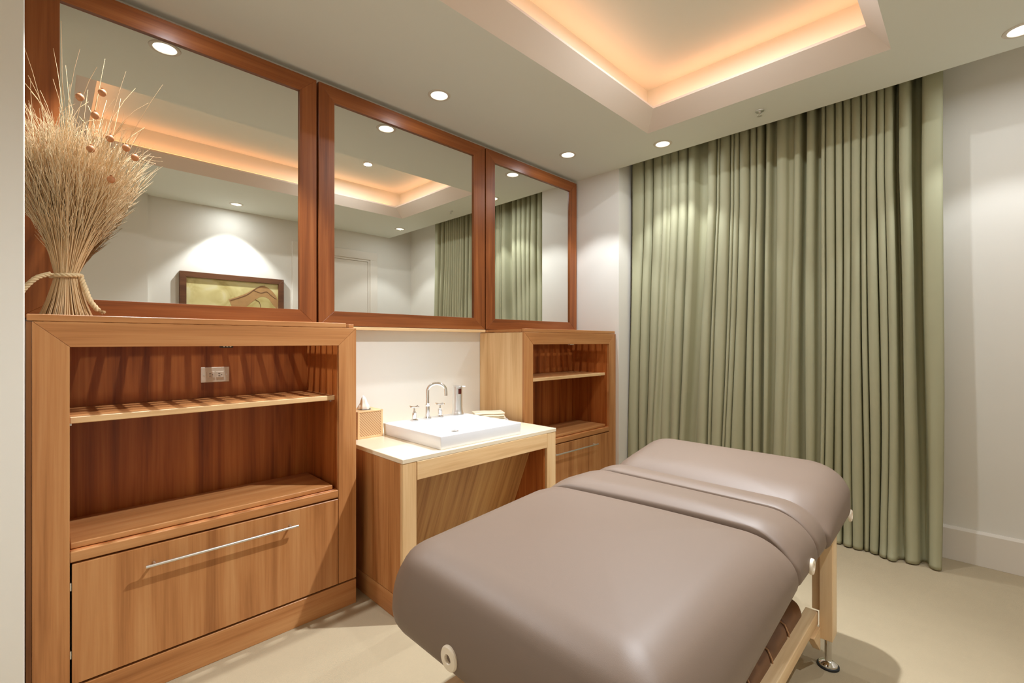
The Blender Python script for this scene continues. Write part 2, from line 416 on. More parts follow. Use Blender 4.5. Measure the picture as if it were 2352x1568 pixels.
# outlet on the back panel of the left cabinet
o = thing('power_outlet', 'ivory double power outlet on the back of the left cabinet', 'outlet', (0.632, 2.867, 1.275))
box('plate', 0.567, 0.697, 2.861, 2.867, 1.235, 1.315, IVORY, o, bev=0.002)
for sx in (-0.021, 0.021):
    f = box('socket', 0.632 + sx - 0.018, 0.632 + sx + 0.018, 2.8585, 2.861, 1.259, 1.291, IVORY, o, bev=0.001)
    bm = bmesh.new()
    for dz in (-0.006, 0.006): box_bm(bm, 0.632 + sx - 0.008, 0.632 + sx + 0.001, 2.858, 2.8586, 1.275 + dz - 0.0012, 1.275 + dz + 0.0012)
    box_bm(bm, 0.632 + sx + 0.006, 0.632 + sx + 0.010, 2.858, 2.8586, 1.273, 1.277)
    finish(bm, 'slot', BLACK, f)
for sx in (-0.052, 0.052):
    lathe('screw', [(0, -0.0015), (0.003, -0.001), (0.003, 0)], (0.632 + sx, 2.861, 1.275), STEEL, o, seg=10, axis='y')

# ------------------------------------------------------------------ mirrors
def mirror(label, x0, x1, gx0, gx1):
    z0, z1, g0, g1 = 1.552, 3.068, 1.645, 2.970
    t = thing('wall_mirror', label, 'mirror', ((x0 + x1) / 2, YN - 0.02, z0), 'framed mirrors above the cabinets')
    ya, yb = YM - 0.014, YN - 0.003
    for poly, mm, nm in (([(x0, z0), (gx0, g0), (gx0, g1), (x0, z1)], W_FR_Z, 'stile'), ([(x1, z0), (x1, z1), (gx1, g1), (gx1, g0)], W_FR_Z, 'stile'),
                         ([(x0, z1), (gx0, g1), (gx1, g1), (x1, z1)], W_FR_X, 'rail'), ([(x0, z0), (x1, z0), (gx1, g0), (gx0, g0)], W_FR_X, 'rail')):
        prism(nm, poly, 1, ya, yb, mm, t, bev=0.0012)
    bm = bmesh.new()
    box_bm(bm, gx0 - 0.004, gx1 + 0.004, YM, YM + 0.005, g0 - 0.004, g1 + 0.004)
    finish(bm, 'glass', MIRROR, t)
    return t
mirror('leftmost framed wall mirror, behind the dried grass', -0.09, 1.176, 0.039, 1.074)
mirror('middle framed wall mirror above the wash basin', 1.189, 2.571, 1.290, 2.451)
mirror('narrowest looking framed wall mirror, rightmost, above the right cabinet', 2.584, 3.829, 2.686, 3.718)
struct(box('trim_1', 1.216, 2.574, YM - 0.02, YN - 0.002, 1.528, 1.549, W_L_X, bev=0.002))
struct(box('trim_2', XL + 0.002, XR - 0.002, YN - 0.014, YN - 0.0005, 3.072, CEIL - 0.001, WALL, bev=0))

# ------------------------------------------------------------------ sink unit
CXa, CXb, CYa = 1.285, 2.517, 2.073
t = thing('sink_cabinet', 'teak sink cabinet with knee space and slanted panel below the basin', 'cabinet', (1.9, 2.4, 0))
zt = 0.820
YK = YN - 0.004
box('side_panel', CXa, CXa + 0.02, CYa + 0.022, YK, 0.122, zt, W_Z, t)
box('side_panel', CXb - 0.02, CXb, CYa + 0.022, YK, 0.122, zt, W_Z, t)
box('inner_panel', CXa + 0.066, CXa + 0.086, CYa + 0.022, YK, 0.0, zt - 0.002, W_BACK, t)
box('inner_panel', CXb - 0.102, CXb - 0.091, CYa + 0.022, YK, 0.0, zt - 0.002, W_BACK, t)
box('leg', CXa, CXa + 0.086, CYa, CYa + 0.021, 0.0, zt, W_L_Z, t, bev=0.002)
box('leg', CXb - 0.091, CXb, CYa, CYa + 0.021, 0.0, zt, W_L_Z, t, bev=0.002)
box('plinth', CXa + 0.001, CXa + 0.02, CYa + 0.022, YK, 0.0, 0.119, W_Y, t)
box('plinth', CXb - 0.02, CXb - 0.001, CYa + 0.022, YK, 0.0, 0.119, W_Y, t)
box('apron', CXa + 0.088, CXb - 0.093, CYa - 0.002, CYa + 0.018, 0.722, zt, W_L_X, t, bev=0.002)
py = lambda z: 2.206 + (0.715 - z) * 0.395
prism('slanted_panel', [(py(0.76), 0.76), (py(0.76) + 0.02, 0.76), (py(0.17) + 0.02, 0.17), (py(0.17), 0.17)], 0, CXa + 0.088, CXb - 0.104, W_SLANT, t)
box('back_panel', CXa + 0.088, CXb - 0.104, py(0.17) + 0.03, py(0.17) + 0.045, 0.0, 0.20, BLACK, t, bev=0)
tag(box('countertop', CXa - 0.001, CXb + 0.003, CYa - 0.002, YN - 0.003, 0.8205, 0.845, QUARTZ, bev=0.002), 'cream stone countertop slab on the sink cabinet', 'countertop')

# basin
BX0, BX1, BY0, BY1, BZ0, BZ1 = 1.545, 2.195, 2.098, 2.725, 0.8452, 0.921
t = thing('wash_basin', 'white rectangular vessel basin on the cream countertop', 'sink', ((BX0 + BX1) / 2, (BY0 + BY1) / 2, BZ0))
bm = bmesh.new()
R4 = lambda x0, x1, y0, y1, z: [bm.verts.new(p) for p in ((x0, y0, z), (x1, y0, z), (x1, y1, z), (x0, y1, z))]
o0 = R4(BX0 + .004, BX1 - .004, BY0 + .004, BY1 - .004, BZ0); o1 = R4(BX0, BX1, BY0, BY1, BZ1)
i1 = R4(BX0 + .020, BX1 - .020, BY0 + .022, BY1 - .125, BZ1); i0 = R4(BX0 + .032, BX1 - .032, BY0 + .036, BY1 - .137, BZ0 + 0.022)
bm.faces.new(o0[::-1]); bm.faces.new(i0)
for a, b in ((o0, o1), (o1, i1), (i1, i0)):
    for k in range(4): bm.faces.new((a[k], a[(k + 1) % 4], b[(k + 1) % 4], b[k]))
finish(bm, 'bowl', PORC, t, bev=0.004, seg=3, smooth=True)
lathe('drain', [(0.0, 0.0015), (0.012, 0.004), (0.022, 0.003), (0.026, 0.0), (0.0, 0.0)], (1.88, 2.40, BZ0 + 0.0222), CHROME, t, seg=24)

# faucet
FY = 2.662
t = thing('faucet', 'chrome gooseneck faucet with two cross handles on the basin deck', 'faucet', (1.848, FY, BZ1))
bm = bmesh.new()
lathe_bm(bm, [(0.0, 0), (0.027, 0), (0.027, 0.006), (0.016, 0.016), (0.0145, 0.085), (0.017, 0.088), (0.017, 0.1), (0.0125, 0.104), (0.0125, 0.11), (0, 0.11)], (1.848, FY, BZ1 + 0.0003), 20)
sx, sy = 0.83, -0.56
path = [(1.848, FY, BZ1 + 0.1), (1.848, FY, BZ1 + 0.19)]
for k in range(1, 13):
    a = PI * k / 12 * 1.03
    q = 0.062 * (1 - math.cos(a)); path.append((1.848 + q * sx, FY + q * sy, BZ1 + 0.19 + 0.05 * math.sin(a)))
path.append((path[-1][0] + 0.002, path[-1][1], path[-1][2] - 0.03))
tube_bm(bm, path, 0.0118, 14)
finish(bm, 'spout', CHROME, t, smooth=True)
for hx in (1.742, 1.953):
    bm = bmesh.new()
    lathe_bm(bm, [(0, 0), (0.027, 0), (0.027, 0.005), (0.014, 0.013), (0.0155, 0.03), (0.0155, 0.052), (0.008, 0.06), (0.0055, 0.068), (0.0055, 0.092), (0, 0.093)], (hx, FY, BZ1 + 0.0003), 18)
    h = finish(bm, 'valve', CHROME, t, smooth=True)
    bm = bmesh.new(); z = BZ1 + 0.088
    for a in (0.35, 0.35 + PI / 2):
        c, s = math.cos(a), math.sin(a)
        pts = [(hx + c * q, FY + s * q, z + 0.006 * abs(q) / 0.036) for q in (-0.037, -0.02, 0.0, 0.02, 0.037)]
        tube_bm(bm, pts, [0.0042, 0.0046, 0.006, 0.0046, 0.0042], 10)
    finish(bm, 'cross_handle', CHROME, h, smooth=True)

# soap dispenser on the deck
t = thing('soap_dispenser', 'tall brushed steel soap dispenser with dark window beside the faucet', 'dispenser', (2.115, 2.668, BZ1))
z = BZ1 + 0.0004
lathe('body', [(0, 0), (0.044, 0), (0.044, 0.008), (0.040, 0.014), (0.036, 0.04), (0.035, 0.19), (0.033, 0.196), (0, 0.196)], (2.115, 2.668, z), STEEL, t, seg=28)
bm = bmesh.new(); lathe_bm(bm, [(0, 0.197), (0.036, 0.197), (0.036, 0.205), (0.03, 0.209), (0, 0.209)], (2.115, 2.668, z), 28)
tube_bm(bm, [(2.125, 2.66, z + 0.203), (2.16, 2.632, z + 0.203)], 0.006, 8)
finish(bm, 'cap', STEEL, t, smooth=True)
WINE = mat('dark_red_window', lin((74, 26, 18)), 0.25)
bm = bmesh.new()
bx = [(2.115 + 0.0365 * math.cos(a), 2.668 + 0.0365 * math.sin(a)) for a in [math.radians(q) for q in range(-118, -70, 8)]]
for (ax_, ay_), (bx_, by_) in zip(bx, bx[1:]):
    bm.faces.new([bm.verts.new(p) for p in ((ax_, ay_, z + 0.15), (bx_, by_, z + 0.15), (bx_, by_, z + 0.19), (ax_, ay_, z + 0.19))])
bmesh.ops.remove_doubles(bm, verts=bm.verts, dist=1e-5)
finish(bm, 'window', WINE, t, smooth='all')

# tissue box
t = thing('tissue_box', 'woven wood tissue box with a white tissue poking out, left of the basin', 'tissue box', (1.435, 2.76, 0.845))
x0, x1, y0, y1, z0, z1 = 1.352, 1.524, 2.69, 2.86, 0.8454, 1.016
WEAVE = bpy.data.materials.new('diagonal_woven_cane'); WEAVE.use_nodes = True
nt = WEAVE.node_tree; b = nt.nodes['Principled BSDF']; tc = nt.nodes.new('ShaderNodeTexCoord')
mp = nt.nodes.new('ShaderNodeMapping'); mp.inputs['Rotation'].default_value = (0, 0.75, 0.75)
wv = nt.nodes.new('ShaderNodeTexWave'); wv.inputs['Scale'].default_value = 38; wv.inputs['Distortion'].default_value = 1.2
rp = nt.nodes.new('ShaderNodeValToRGB'); rp.color_ramp.elements[0].color = lin((160, 118, 78)); rp.color_ramp.elements[1].color = lin((214, 178, 134))
rp.color_ramp.elements[1].position = 0.5
nt.links.new(tc.outputs['Object'], mp.inputs['Vector']); nt.links.new(mp.outputs['Vector'], wv.inputs['Vector'])
nt.links.new(wv.outputs['Fac'], rp.inputs['Fac']); nt.links.new(rp.outputs['Color'], b.inputs['Base Color']); b.inputs['Roughness'].default_value = 0.6
box('woven_panel', x0 + 0.006, x1 - 0.006, y0 + 0.002, y1 - 0.002, z0 + 0.004, z1 - 0.008, WEAVE, t, bev=0)
bm = bmesh.new()
for (a0, a1, b0, b1) in ((x0, x0 + .013, y0, y0 + .013), (x1 - .013, x1, y0, y0 + .013), (x0, x0 + .013, y1 - .013, y1), (x1 - .013, x1, y1 - .013, y1)):
    box_bm(bm, a0, a1, b0, b1, z0, z1)
for zz in ((z0, z0 + .012),):
    box_bm(bm, x0 + .013, x1 - .013, y0, y0 + .006, *zz); box_bm(bm, x0, x0 + .006, y0 + .013, y1 - .013, *zz); box_bm(bm, x1 - .006, x1, y0 + .013, y1 - .013, *zz)
finish(bm, 'box_frame', W_L_Z, t, bev=0.001, seg=1)
bm = bmesh.new(); box_bm(bm, x0 - .001, x1 + .001, y0 - .001, y1 + .001, z1 - 0.008, z1)
finish(bm, 'lid', W_L_X, t, bev=0.001, seg=1)
lathe('opening', [(0, 0), (0.042, 0), (0.042, 0.0012), (0, 0.0012)], (1.44, 2.775, z1), BLACK, t, seg=20)
bm = bmesh.new(); seg = 16; rings = []
for i in range(8):
    q = i / 7; rr = (0.034 * (1 - q) ** 0.7 + 0.003) * (1 + 0.12 * math.sin(q * 9))
    rings.append([bm.verts.new((1.438 + rr * math.cos(2 * PI * k / seg) * (1 + 0.28 * math.sin(3 * 2 * PI * k / seg + q * 2)) - 0.006 * q, 2.775 + 0.8 * rr * math.sin(2 * PI * k / seg) * (1 + 0.2 * math.sin(4 * 2 * PI * k / seg)), z1 + 0.0015 + 0.082 * q + 0.006 * q * math.sin(5 * 2 * PI * k / seg))) for k in range(seg)])
for a, c in zip(rings, rings[1:]):
    for k in range(seg): bm.faces.new((a[k], a[(k + 1) % seg], c[(k + 1) % seg], c[k]))
bm.faces.new(rings[-1])
finish(bm, 'tissue', PAPER, t, smooth='all')

# folded hand towels on a small tray behind the basin
TXC, TYC, TROT = 2.392, 2.640, -0.55
def oriented(bm, rot, c):
    bmesh.ops.rotate(bm, verts=bm.verts, cent=(0, 0, 0), matrix=Matrix.Rotation(rot, 3, 'Z')); bmesh.ops.translate(bm, verts=bm.verts, vec=c)
tr = thing('towel_tray', 'small pale tray under the folded hand towels on the counter', 'tray', (TXC, TYC, 0.845))
bm = bmesh.new(); hx, hy = 0.135, 0.085
v = [[bm.verts.new((sx * (hx + e), sy * (hy + e), zz)) for sx, sy in ((-1, -1), (1, -1), (1, 1), (-1, 1))] for e, zz in ((-0.012, 0.0004), (0.006, 0.016), (0.003, 0.0165), (-0.014, 0.0045))]
bm.faces.new(v[0][::-1]); bm.faces.new(v[-1])
for a, c in zip(v, v[1:]):
    for k in range(4): bm.faces.new((a[k], a[(k + 1) % 4], c[(k + 1) % 4], c[k]))
oriented(bm, TROT, (TXC, TYC, 0.845)); finish(bm, 'dish', PORC, tr, smooth=True)
order = ['bottom', 'second from the bottom', 'third from the bottom', 'top']
for k in range(4):
    bm = bmesh.new(); th = 0.0125
    hx, hy = 0.122 - 0.002 * k, 0.072 - 0.001 * k
    box_bm(bm, -hx, hx, -hy, hy, 0, th)
    bmesh.ops.bevel(bm, geom=list(bm.edges), offset=0.005, segments=3, affect='EDGES', profile=0.5)
    bmesh.ops.subdivide_edges(bm, edges=[e for e in bm.edges if e.calc_length() > 0.1], cuts=4, use_grid_fill=True)
    for q in bm.verts: q.co.z += 0.0014 * math.sin(q.co.x * 40 + k) + 0
    oriented(bm, TROT + (0.0, 0.04, -0.03, 0.02)[k], (TXC + (0, .003, -.002, .001)[k], TYC, 0.8515 + k * 0.0162))
    tag(finish(bm, 'hand_towel', LINEN, smooth=True), 'folded cream hand towel on the counter tray, %s of its stack' % order[k], 'towel', 'folded hand towels by the basin')

# ------------------------------------------------------------------ dried grass bundle
GX, GY, GZ = 0.055, 2.625, 1.5535
t = thing('dried_grass_bundle', 'tall sheaf of dried grass tied with rope, standing on the left cabinet', 'dried grass', (GX, GY, GZ))
bm = bmesh.new(); rnd = random.Random(11)
NECK = 0.165
def stalk(n_, wild):
    a = rnd.uniform(0, 2 * PI); q = math.sqrt(rnd.random())
    L = rnd.uniform(0.50, 0.82) if not wild else rnd.uniform(0.86, 1.2)
    ca, sa = math.cos(a) * q, math.sin(a) * q
    base = (0.080 * ca, 0.070 * sa); neck = (0.034 * ca, 0.031 * sa)
    sp = rnd.uniform(0.75, 1.1)
    sp *= L / 0.80
    top = (0.235 * ca * sp, 0.14 * sa * sp)
    bend = rnd.uniform(-0.05, 0.05) * (4.0 if wild else 1); bend2 = rnd.uniform(-0.03, 0.05) * (2 if wild else 1)
    pts, rad = [], []
    for i in range(4):
        s = i / 3; e = s ** 0.8
        pts.append((GX + base[0] + (neck[0] - base[0]) * e, GY + base[1] + (neck[1] - base[1]) * e, GZ + 0.001 + NECK * s)); rad.append(0.0019)
    M = 9 if wild else 7
    for i in range(1, M + 1):
        s = i / M; e = s ** 1.15; cur = s ** 2.6
        x = GX + 0.035 * s + neck[0] + (top[0] - neck[0]) * e + bend * cur
        y = GY + neck[1] + (top[1] - neck[1]) * e + bend2 * cur
        y = min(max(y, 2.46), 2.865)
        zz = GZ + NECK + (L - NECK) * s * (1 - 0.18 * q * q * s) - (abs(bend) * 1.3 * s ** 3.5 if wild else 0)
        pts.append((x, y, zz)); rad.append(0.0019 * (1 - 0.7 * s) + 0.0003)
    tube_bm(bm, pts, rad, 4, cap=False)
    return pts[-1]
tips = [stalk(i, False) for i in range(950)]
tips += [stalk(i, True) for i in range(110)]
g = finish(bm, 'stalks', STRAW, t, smooth='all'); g['kind'] = 'stuff'
# fluffy beards on the heads
bm = bmesh.new()
for p in tips[:900]:
    c = Vector((GX, GY, GZ + NECK)); dcol = (Vector(p) - c).normalized()
    for k in range(5):
        s0 = Vector(p) - dcol * rnd.uniform(0.02, 0.26)
        e0 = s0 + (dcol + Vector((rnd.uniform(-.35, .35), rnd.uniform(-.3, .3), rnd.uniform(-.1, .2)))).normalized() * rnd.uniform(0.05, 0.14)
        e0.y = min(e0.y, 2.868); s0.y = min(s0.y, 2.866)
        tube_bm(bm, [s0, (s0 + e0) / 2 + Vector((rnd.uniform(-.006, .006), 0, 0.003)), e0], [0.0011, 0.0011, 0.0004], 3, cap=False)
g = finish(bm, 'beards', BEARD, t, smooth='all'); g['kind'] = 'stuff'
# rope: ring and two tails, three strands twisted
def rope_bm(bm, path, r, pitch):
    path = [Vector(p) for p in path]
    dense = []
    for a, c in zip(path, path[1:]):
        n = max(2, int((c - a).length / 0.004))
        dense += [a.lerp(c, i / n) for i in range(n)]
    dense.append(path[-1]); acc = 0; ref = None; strands = [[], [], []]
    for i, p in enumerate(dense):
        d_ = (dense[min(i + 1, len(dense) - 1)] - dense[max(i - 1, 0)]).normalized()
        if ref is None: ref = d_.orthogonal().normalized()
        ref = (ref - d_ * ref.dot(d_)).normalized(); s_ = d_.cross(ref)
        if i: acc += (p - dense[i - 1]).length
        for k in range(3):
            a = 2 * PI * (acc / pitch + k / 3); strands[k].append(p + (ref * math.cos(a) + s_ * math.sin(a)) * r * 0.52)
    for st in strands: tube_bm(bm, st, r * 0.56, 7)
bm = bmesh.new(); rz = GZ + NECK
ring = [(GX + 0.044 * math.cos(a), GY + 0.041 * math.sin(a), rz + 0.004 * math.cos(a)) for a in [2 * PI * k / 28 for k in range(29)]]
rope_bm(bm, ring, 0.009, 0.04)
def smoothpath(ps, n=8):
    ps = [Vector(p) for p in ps]; out = []
    for i in range(len(ps) - 1):
        p0, p1, p2, p3 = ps[max(i - 1, 0)], ps[i], ps[i + 1], ps[min(i + 2, len(ps) - 1)]
        for k in range(n):
            s = k / n
            out.append(0.5 * ((2 * p1) + (p2 - p0) * s + (2 * p0 - 5 * p1 + 4 * p2 - p3) * s * s + (3 * p1 - p0 - 3 * p2 + p3) * s ** 3))
    out.append(ps[-1]); return out
rope_bm(bm, smoothpath([(GX - 0.045, GY - 0.03, rz + 0.002), (GX - 0.085, GY - 0.045, rz - 0.02), (GX - 0.118, GY - 0.05, rz - 0.065), (GX - 0.135, GY - 0.05, rz - 0.105)]), 0.009, 0.04)
rope_bm(bm, smoothpath([(GX + 0.043, GY - 0.012, rz - 0.004), (GX + 0.055, GY - 0.03, rz - 0.05), (GX + 0.070, GY - 0.04, rz - 0.100), (GX + 0.094, GY - 0.045, rz - 0.138)]), 0.010, 0.04)
rp_ = finish(bm, 'rope', ROPE, t, smooth='all')
bm = bmesh.new()
for (ex, ey, ez, dx, dz) in ((GX - 0.135, GY - 0.05, rz - 0.105, -0.3, -1), (GX + 0.094, GY - 0.045, rz - 0.138, 0.9, -0.35)):
    for k in range(26):
        dd = Vector((dx + rnd.uniform(-.4, .4), rnd.uniform(-.4, .4), dz + rnd.uniform(-.3, .3))).normalized()
        s0 = Vector((ex, ey, ez)) + Vector((rnd.uniform(-.005, .005), rnd.uniform(-.005, .005), 0))
        e_ = s0 + dd * 0.022; e_.z = max(e_.z, GZ + 0.002)
        tube_bm(bm, [s0, e_], [0.0016, 0.0008], 3, cap=False)
g = finish(bm, 'frayed_end', ROPE, rp_, smooth='all'); g['kind'] = 'stuff'
# round seed pods among the heads
for (px, py_) in ((0.158, 2.465), (0.136, 2.365), (0.091, 2.422), (0.182, 2.286), (0.123, 2.226), (0.233, 2.262), (0.262, 2.23), (0.185, 2.118)):
    c = (px, 2.515, py_)
    p = lathe('pod', [(0.0, -0.014), (0.007, -0.013), (0.0125, -0.007), (0.014, 0.0), (0.0125, 0.007), (0.007, 0.013), (0.002, 0.0145), (0.004, 0.018), (0.0, 0.018)], c, POD, t, seg=12)

# ------------------------------------------------------------------ massage table
t = thing('massage_table', 'taupe padded massage table on pale wooden legs', 'massage table', (1.85, 0.93, 0))
def pad(name, x0, x1, y0, y1, z0, z1, k0, k1, R, HV, rb, corner, crown, fn, m, parent, k2=1.0, k3=1.0):
    prof = []
    for a in range(0, 5):
        q = PI / 2 * a / 4; prof.append((rb * (1 - math.sin(q)), z0 + rb * (1 - math.cos(q))))
    for a in range(0, 13):
        q = PI / 2 * a / 12; prof.append((R * (1 - math.cos(q)), z1 - HV + HV * math.sin(q)))
    def outline(i):
        a0, a1, b0, b1 = x0 + i * k0, x1 - i * k1, y0 + i * k2, y1 - i * k3
        pts = []; n = 6
        cc = [(a1, b1, 0, corner[2]), (a0, b1, 1, corner[3]), (a0, b0, 2, corner[0]), (a1, b0, 3, corner[1])]
        segs = []
        for (cx, cy, qd, cr) in cc:
            r = max(cr - i * 0.6, 0.012); sx = -1 if qd in (0, 3) else 1; sy = -1 if qd in (0, 1) else 1
            segs.append([(cx + sx * r + r * math.cos(PI / 2 * (qd + j / n)), cy + sy * r + r * math.sin(PI / 2 * (qd + j / n))) for j in range(n + 1)])
        for a, c in zip(segs, segs[1:] + segs[:1]):
            pts += a
            M_ = 10
            for j in range(1, M_): pts.append((a[-1][0] + (c[0][0] - a[-1][0]) * j / M_, a[-1][1] + (c[0][1] - a[-1][1]) * j / M_))
        return pts
    bm = bmesh.new(); rings = []
    base = outline(rb); cx, cy = (x0 + x1) / 2, (y0 + y1) / 2
    rings.append([(cx + (p[0] - cx) * 0.2, cy + (p[1] - cy) * 0.2, z0) for p in base])
    for i, zz in prof: rings.append([(p[0], p[1], zz) for p in outline(i)])
    top = outline(R); tx = (x0 + R * k0 + x1 - R * k1) / 2; ty = (y0 + y1) / 2
    for s in (0.96, 0.92, 0.88, 0.84, 0.78, 0.7, 0.6, 0.45, 0.25, 0.08):
        rings.append([(tx + (p[0] - tx) * s, ty + (p[1] - ty) * s, z1 + crown * (1 - s * s)) for p in top])
    vr = [[bm.verts.new(fn(*p)) for p in r] for r in rings]; n = len(vr[0])
    for a, c in zip(vr, vr[1:]):
        for k in range(n): bm.faces.new((a[k], a[(k + 1) % n], c[(k + 1) % n], c[k]))
    bm.faces.new(vr[0][::-1]); bm.faces.new(vr[-1])
    return finish(bm, name, m, parent, smooth='all')
YR, YL = 0.408, 1.45
SK = lambda y: 0.10 * (max(0.0, y - 0.6) / 0.85) ** 2
def WD(x, y):      # the left side swells a little towards the middle seam
    if y < 1.0: return y
    g = 0.06 * (x - 0.8) / 0.97 if x < 1.77 else 0.06 * max(0, (2.30 - x) / 0.53)
    return y + g * (y - 1.0) / 0.45
def puff(x, z, x0, x1, w0, d0, w1, d1):
    if z < 0.66: return z
    f = min(1.0, (z - 0.66) / 0.08)
    return z - f * (d0 * max(0.0, 1 - (x - x0) / w0) ** 2 + d1 * max(0.0, 1 - (x1 - x) / w1) ** 2)
NEAR = lambda x, y, z: (x - SK(y) * (x - 0.8) / 0.97, WD(x, y), puff(x, z, 0.8, 1.772, 0.3, 0.0, 0.10, 0.016) - (0.118 - 0.088 * min(1, max(0, (z - 0.61) / 0.14))) * max(0, (1.77 - x)))
MID = lambda x, y, z: (x - SK(y) * (2.038 - x) / 0.26, WD(x, y), puff(x, z, 1.777, 2.038, 0.10, 0.034, 0.08, 0.014))
HINGE = lambda x, y, z: (x, WD(x, y), puff(x, z, 2.041, 2.186, 0.07, 0.020, 0.05, 0.010))
def FAR(x, y, z):
    z = puff(x, z, 2.189, 2.725, 0.15, 0.040, 0.2, 0.0)
    return (x, WD(x, y), z + (0.17 * max(0, (x - 2.20)) if z > 0.66 else 0.05 * max(0, (x - 2.20))))
FLAT = lambda x, y, z: (x, y, z)
pad('foot_pad', 0.80, 1.772, YR, YL, 0.605, 0.788, 1.25, 0.16, 0.13, 0.138, 0.04, (0.10, 0.02, 0.02, 0.14), 0.010, NEAR, VINYL, t, k2=1.3, k3=1.2)
pad('middle_pad', 1.777, 2.038, YR, YL, 0.605, 0.802, 0.18, 0.18, 0.13, 0.15, 0.04, (0.02, 0.02, 0.02, 0.02), 0.004, MID, VINYL, t, k2=1.3, k3=1.2)
pad('hinge_pad', 2.041, 2.186, YR, YL, 0.610, 0.800, 0.14, 0.10, 0.13, 0.145, 0.04, (0.02, 0.02, 0.02, 0.02), 0.002, HINGE, VINYL, t, k2=1.3, k3=1.2)
pad('head_pad', 2.189, 2.725, YR - 0.01, YL, 0.610, 0.800, 0.16, 0.9, 0.13, 0.145, 0.04, (0.02, 0.12, 0.12, 0.02), 0.006, FAR, VINYL, t, k2=1.3, k3=1.2)
# apron on the near end with its cut-out
prism('end_apron', [(0.52, 0.56), (0.955, 0.56), (0.955, 0.50), (0.93, 0.44), (0.89, 0.40), (0.52, 0.38)], 0, 0.825, 0.835, VINYL, t, bev=0.002)
# wooden rosettes on the pad sides
def rosette(c, axis, r=0.037):
    dirn = -1
    p = lathe('rosette', [(0.012, 0.0), (r, 0.0), (r, -0.006), (r * 0.9, -0.010), (0.014, -0.011), (0.012, -0.008), (0.012, 0.0)], c, IVORY, t, seg=24, axis=axis, cap=False)
    lathe('socket_hole', [(0.0, -0.002), (0.0125, -0.002), (0.0125, 0.0), (0, 0.0)], c, POD, p, seg=16, axis=axis)
rosette((0.803, 1.045, 0.558), 'x', 0.035)
rosette((1.925, YR + 0.002, 0.648), 'y', 0.028)
rosette((2.66, YR + 0.002, 0.635), 'y', 0.028)
# frame under the pads
for ly in (YR + 0.15, YL - 0.18):
    prism('side_rail', [(0.96, 0.43), (2.44, 0.53), (2.44, 0.603), (1.77, 0.603), (0.96, 0.506)], 1, ly, ly + 0.03, W_MAPLE_X, t, bev=0.003)
box('end_rail', 0.95, 0.98, YR + 0.07, YL - 0.07, 0.43, 0.50, W_MAPLE, t, bev=0.003)
box('end_rail', 2.445, 2.47, YR + 0.07, YL - 0.07, 0.53, 0.608, W_MAPLE, t, bev=0.003)
for lx in (1.14, 2.464):
    for ly, sg in ((YR + 0.05, 1), (YL - 0.09, -1)):
        zt_ = 0.609 if lx > 2 else 0.438
        lg = box('leg', lx - 0.045, lx + 0.045, ly - 0.025, ly + 0.025, 0.135, zt_, W_MAPLE, t, bev=0.004)
        box('leg_strip', lx - 0.02, lx + 0.03, min(ly + sg * 0.026, ly + sg * 0.058), max(ly + sg * 0.026, ly + sg * 0.058), 0.245, zt_ - 0.01, W_MAPLE, lg, bev=0.003)
        bm = bmesh.new(); lathe_bm(bm, [(0, 0.012), (0.014, 0.012), (0.014, 0.16), (0, 0.16)], (lx, ly, 0), 16)
        finish(bm, 'extension_rod', CHROME, lg, smooth=True)
        lathe('foot', [(0, 0.006), (0.038, 0.006), (0.036, 0.016), (0.022, 0.026), (0.014, 0.03), (0, 0.03)], (lx, ly, 0), CHROME, lg, seg=24)
        lathe('foot_pad_ring', [(0, 0.0005), (0.043, 0.0005), (0.043, 0.008), (0.038, 0.01), (0, 0.01)], (lx, ly, 0), RUBBER, lg, seg=24)
for ly in (YR + 0.082, YL - 0.172):
    box('shelf_rail', 0.98, 2.44, ly, ly + 0.05, 0.185, 0.243, W_MAPLE_X, t, bev=0.004)
box('lower_shelf', 0.99, 2.40, YR + 0.134, YL - 0.174, 0.19, 0.206, W_MAPLE_X, t)
prism('brace', [(2.30, 0.184), (2.42, 0.184), (2.42, 0.08)], 1, YR + 0.07, YR + 0.10, W_MAPLE_X, t)
# hardware at the near end
bk = box('clamp_plate', 1.086, 1.093, YL - 0.118, YL - 0.062, 0.06, 0.17, STEEL, t, bev=0.002)
box('clamp_edge', 1.082, 1.095, YL - 0.061, YL - 0.052, 0.055, 0.175, IVORY, bk, bev=0.002)
lathe('bolt', [(0, -0.008), (0.007, -0.008), (0.009, 0), (0, 0)], (1.086, YL - 0.09, 0.12), BLACK, bk, seg=12, axis='x')

# brown stored cushion on the lower shelf
cz0, cz1 = 0.2065, 0.305
tb = thing('bolster_cushion', 'dark brown welted cushion stored on the shelf under the massage table', 'cushion', (1.7, 0.75, cz0))
xs = [1.02, 1.25, 1.475, 1.70, 1.92, 2.14, 2.36]
for a, b_ in zip(xs, xs[1:]):
    pad('cushion_segment', a, b_, YR + 0.125, 1.02, cz0 + 0.001, cz1, 0.35, 0.35, 0.05, 0.07, 0.012, (0.02,) * 4, 0.002, FLAT, VINYL_D, tb)
for x in xs[1:-1]:
    pth = [(x, YR + 0.123, cz0 + 0.02), (x, YR + 0.125, cz1 - 0.05), (x, YR + 0.14, cz1 - 0.018), (x, YR + 0.17, cz1 - 0.006), (x, 0.80, cz1 - 0.003), (x, 1.0, cz1 - 0.02)]
    tube('welt', pth, 0.0035, mat('tan_welt', lin((170, 128, 92)), 0.4) if 'tan_welt' not in bpy.data.materials else bpy.data.materials['tan_welt'], tb, seg=6)

